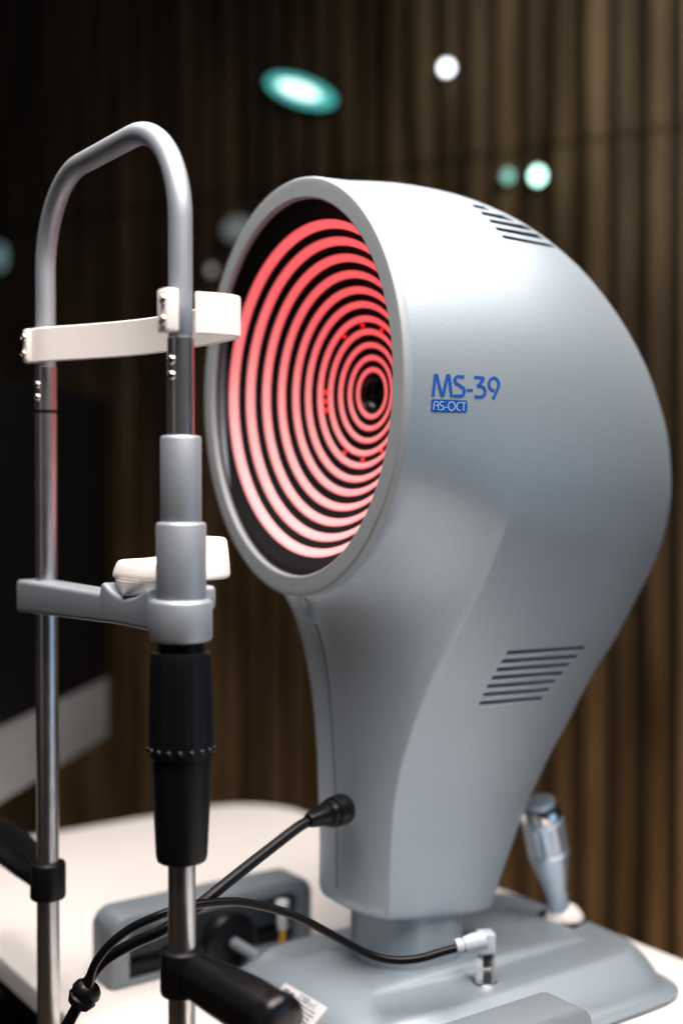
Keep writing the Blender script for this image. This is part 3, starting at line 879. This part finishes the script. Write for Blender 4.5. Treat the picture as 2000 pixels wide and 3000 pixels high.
for r_ in range(6):
    v0 = .27 + r_ * .105; u = .12 + (.02 * r_ % .05)
    while u < .88:
        l = random.uniform(.012, .035)
        mark(u, u + l, v0, v0 + random.uniform(.035, .06), bm=bm_); u += l + random.uniform(.006, .016)
for (u0, u1, v0) in ((.10, .93, .60),): mark(u0, u1, v0, v0 + .012, bm=bm_)
for k in range(5): mark(.07 + .025 * k, .085 + .025 * k, .10 + .02 * (k % 2), .2 + .02 * (k % 3), bm=bm_)
local(link('label_print', bm_, LABELI, None, smooth=False), lab)
bm_ = bmesh.new()
def spt(u, v): return lerp2(lerp2((1070, 2240), (1106, 2257), u), lerp2((1066, 2245), (1102, 2262), u), v)
for (a, b_) in ((.0, .09), (.2, .30), (.33, .44), (.47, .57), (.6, .7), (.73, .82), (.86, .97)):
    mark(a, b_, .1, .85, f=spt, bm=bm_)
local(link('socket_print', bm_, LABELI, None, smooth=False), base)

# ------------------------------------------------------------------ computer at the left
def cw(px, d, z): q = CAM + F2 * 0 + (FW + RT * ((px - 784) / 2830)) * d; return Vector((q.x, q.y, z))
MB_ = cw(248, 2.30, 0); MA_ = cw(-20, 1.78, 0)
md_ = (MA_ - MB_); md_.z = 0; Lm = .98; md_.normalize()
mn = Vector((-md_.y, md_.x, 0))
if mn.dot(RT) < 0: mn = -mn
MC = thing('desktop_computer', 'all-in-one computer with black screen and silver chin at the left edge', 'computer', MB_ + md_ * .5 + Vector((0, 0, -.16)))
def mbx(u0, u1, n0, n1, z0, z1, bev=.002):
    bm = box(u0, u1, n0, n1, z0, z1, bev)
    M = Matrix(((md_.x, mn.x, 0, MB_.x), (md_.y, mn.y, 0, MB_.y), (0, 0, 1, 0), (0, 0, 0, 1)))
    return xform(bm, M)
zb0, zb1, zt0 = .088, .205, .722
part('casing', mbx(0, Lm, -.030, 0, zb0, zt0, .006), mat('silver_casing', (.24, .25, .265), .5, .2), MC, sharp=40)
part('screen', mbx(.002, Lm - .002, .0003, .004, zb1, zt0 - .002, .001), mat('black_screen', (.002, .0025, .003), .5, spec=.1), MC, sharp=40)
part('stand', mbx(Lm / 2 - .05, Lm / 2 + .05, -.045, -.0305, -.145, .30, .004), SILVER, MC, sharp=40)
part('foot', mbx(Lm / 2 - .1, Lm / 2 + .1, -.14, .08, -.16, -.1455, .003), SILVER, MC, sharp=40)
cc = MB_ + md_ * .62
SC = thing('side_cart', 'low dark cart under the desktop computer', 'cart', (cc.x, cc.y, -.75))
part('cart_top', mbx(.35, 1.05, -.25, .11, -.185, -.1605, .003), BLACK, SC, sharp=40)
for (u, n_) in ((.40, -.2), (1.0, -.2), (.40, .07), (1.0, .07)):
    part('leg', mbx(u - .015, u + .015, n_ - .015, n_ + .015, -.75, -.1855, .002), BLACK, SC, sharp=40)

# ------------------------------------------------------------------ glowing discs on the slatted wall, standing in for lights reflected in glass
def wall_hit(px, py):
    r = ray(px, py); t = (WP - CAM).dot(WN) / r.dot(WN); return CAM + r * t
def wall_reflection(px, py, rw, rh, col, st, label, name='wall_reflection', back=.018, tilt=0, core=None):
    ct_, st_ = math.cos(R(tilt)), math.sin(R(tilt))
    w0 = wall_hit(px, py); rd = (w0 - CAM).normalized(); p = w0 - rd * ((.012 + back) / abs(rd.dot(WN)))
    # keep the picture position although the disc stands proud of the wall
    t = thing(name, label, 'light reflection', p - WN * back)
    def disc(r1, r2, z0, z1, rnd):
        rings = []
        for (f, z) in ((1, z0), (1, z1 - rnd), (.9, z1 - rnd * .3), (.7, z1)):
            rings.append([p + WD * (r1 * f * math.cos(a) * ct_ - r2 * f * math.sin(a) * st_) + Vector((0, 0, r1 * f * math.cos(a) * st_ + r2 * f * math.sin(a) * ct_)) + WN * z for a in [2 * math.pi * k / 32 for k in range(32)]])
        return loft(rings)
    part('reflection_back', disc(rw * 1.15, rh * 1.15, -back, -.002, .004), BLACK, t, sharp=40)
    part('reflection_disc', disc(rw, rh, -.0015, .008, .004), emis('reflection_glow', col, st), t, sharp=40)
    if core: part('reflection_core', disc(rw * .6, rh * .5, .009, .014, .003), emis('reflection_core_glow', (.75, 1, .95), core), t, sharp=40)
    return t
wall_reflection(1026, 155, .016, .016, (.86, .92, 1), 6, 'bright white round reflected light high on the slats')
wall_reflection(1235, 403, .017, .020, (.55, 1, .84), 5, 'bright mint green round reflected light on the slats above the housing')
wall_reflection(1167, 404, .013, .015, (.25, .62, .52), 1.6, 'dim green round reflected light left of the bright mint one')
wall_reflection(690, 208, .122, .036, (.10, .62, .58), 1.0, 'wide oval turquoise reflected light above the headrest arch', 'oval_reflection', tilt=-24, core=2.2)
wall_reflection(487, 620, .012, .013, (.6, .62, .6), .6, 'small faint grey reflected light beside the display rim')
wall_reflection(545, 525, .05, .035, (.55, .60, .60), .22, 'soft grey oval reflected light behind the top left of the display', 'oval_reflection')
wall_reflection(0, 590, .03, .045, (.35, .62, .62), .30, 'faint teal reflected light at the left edge of the view')
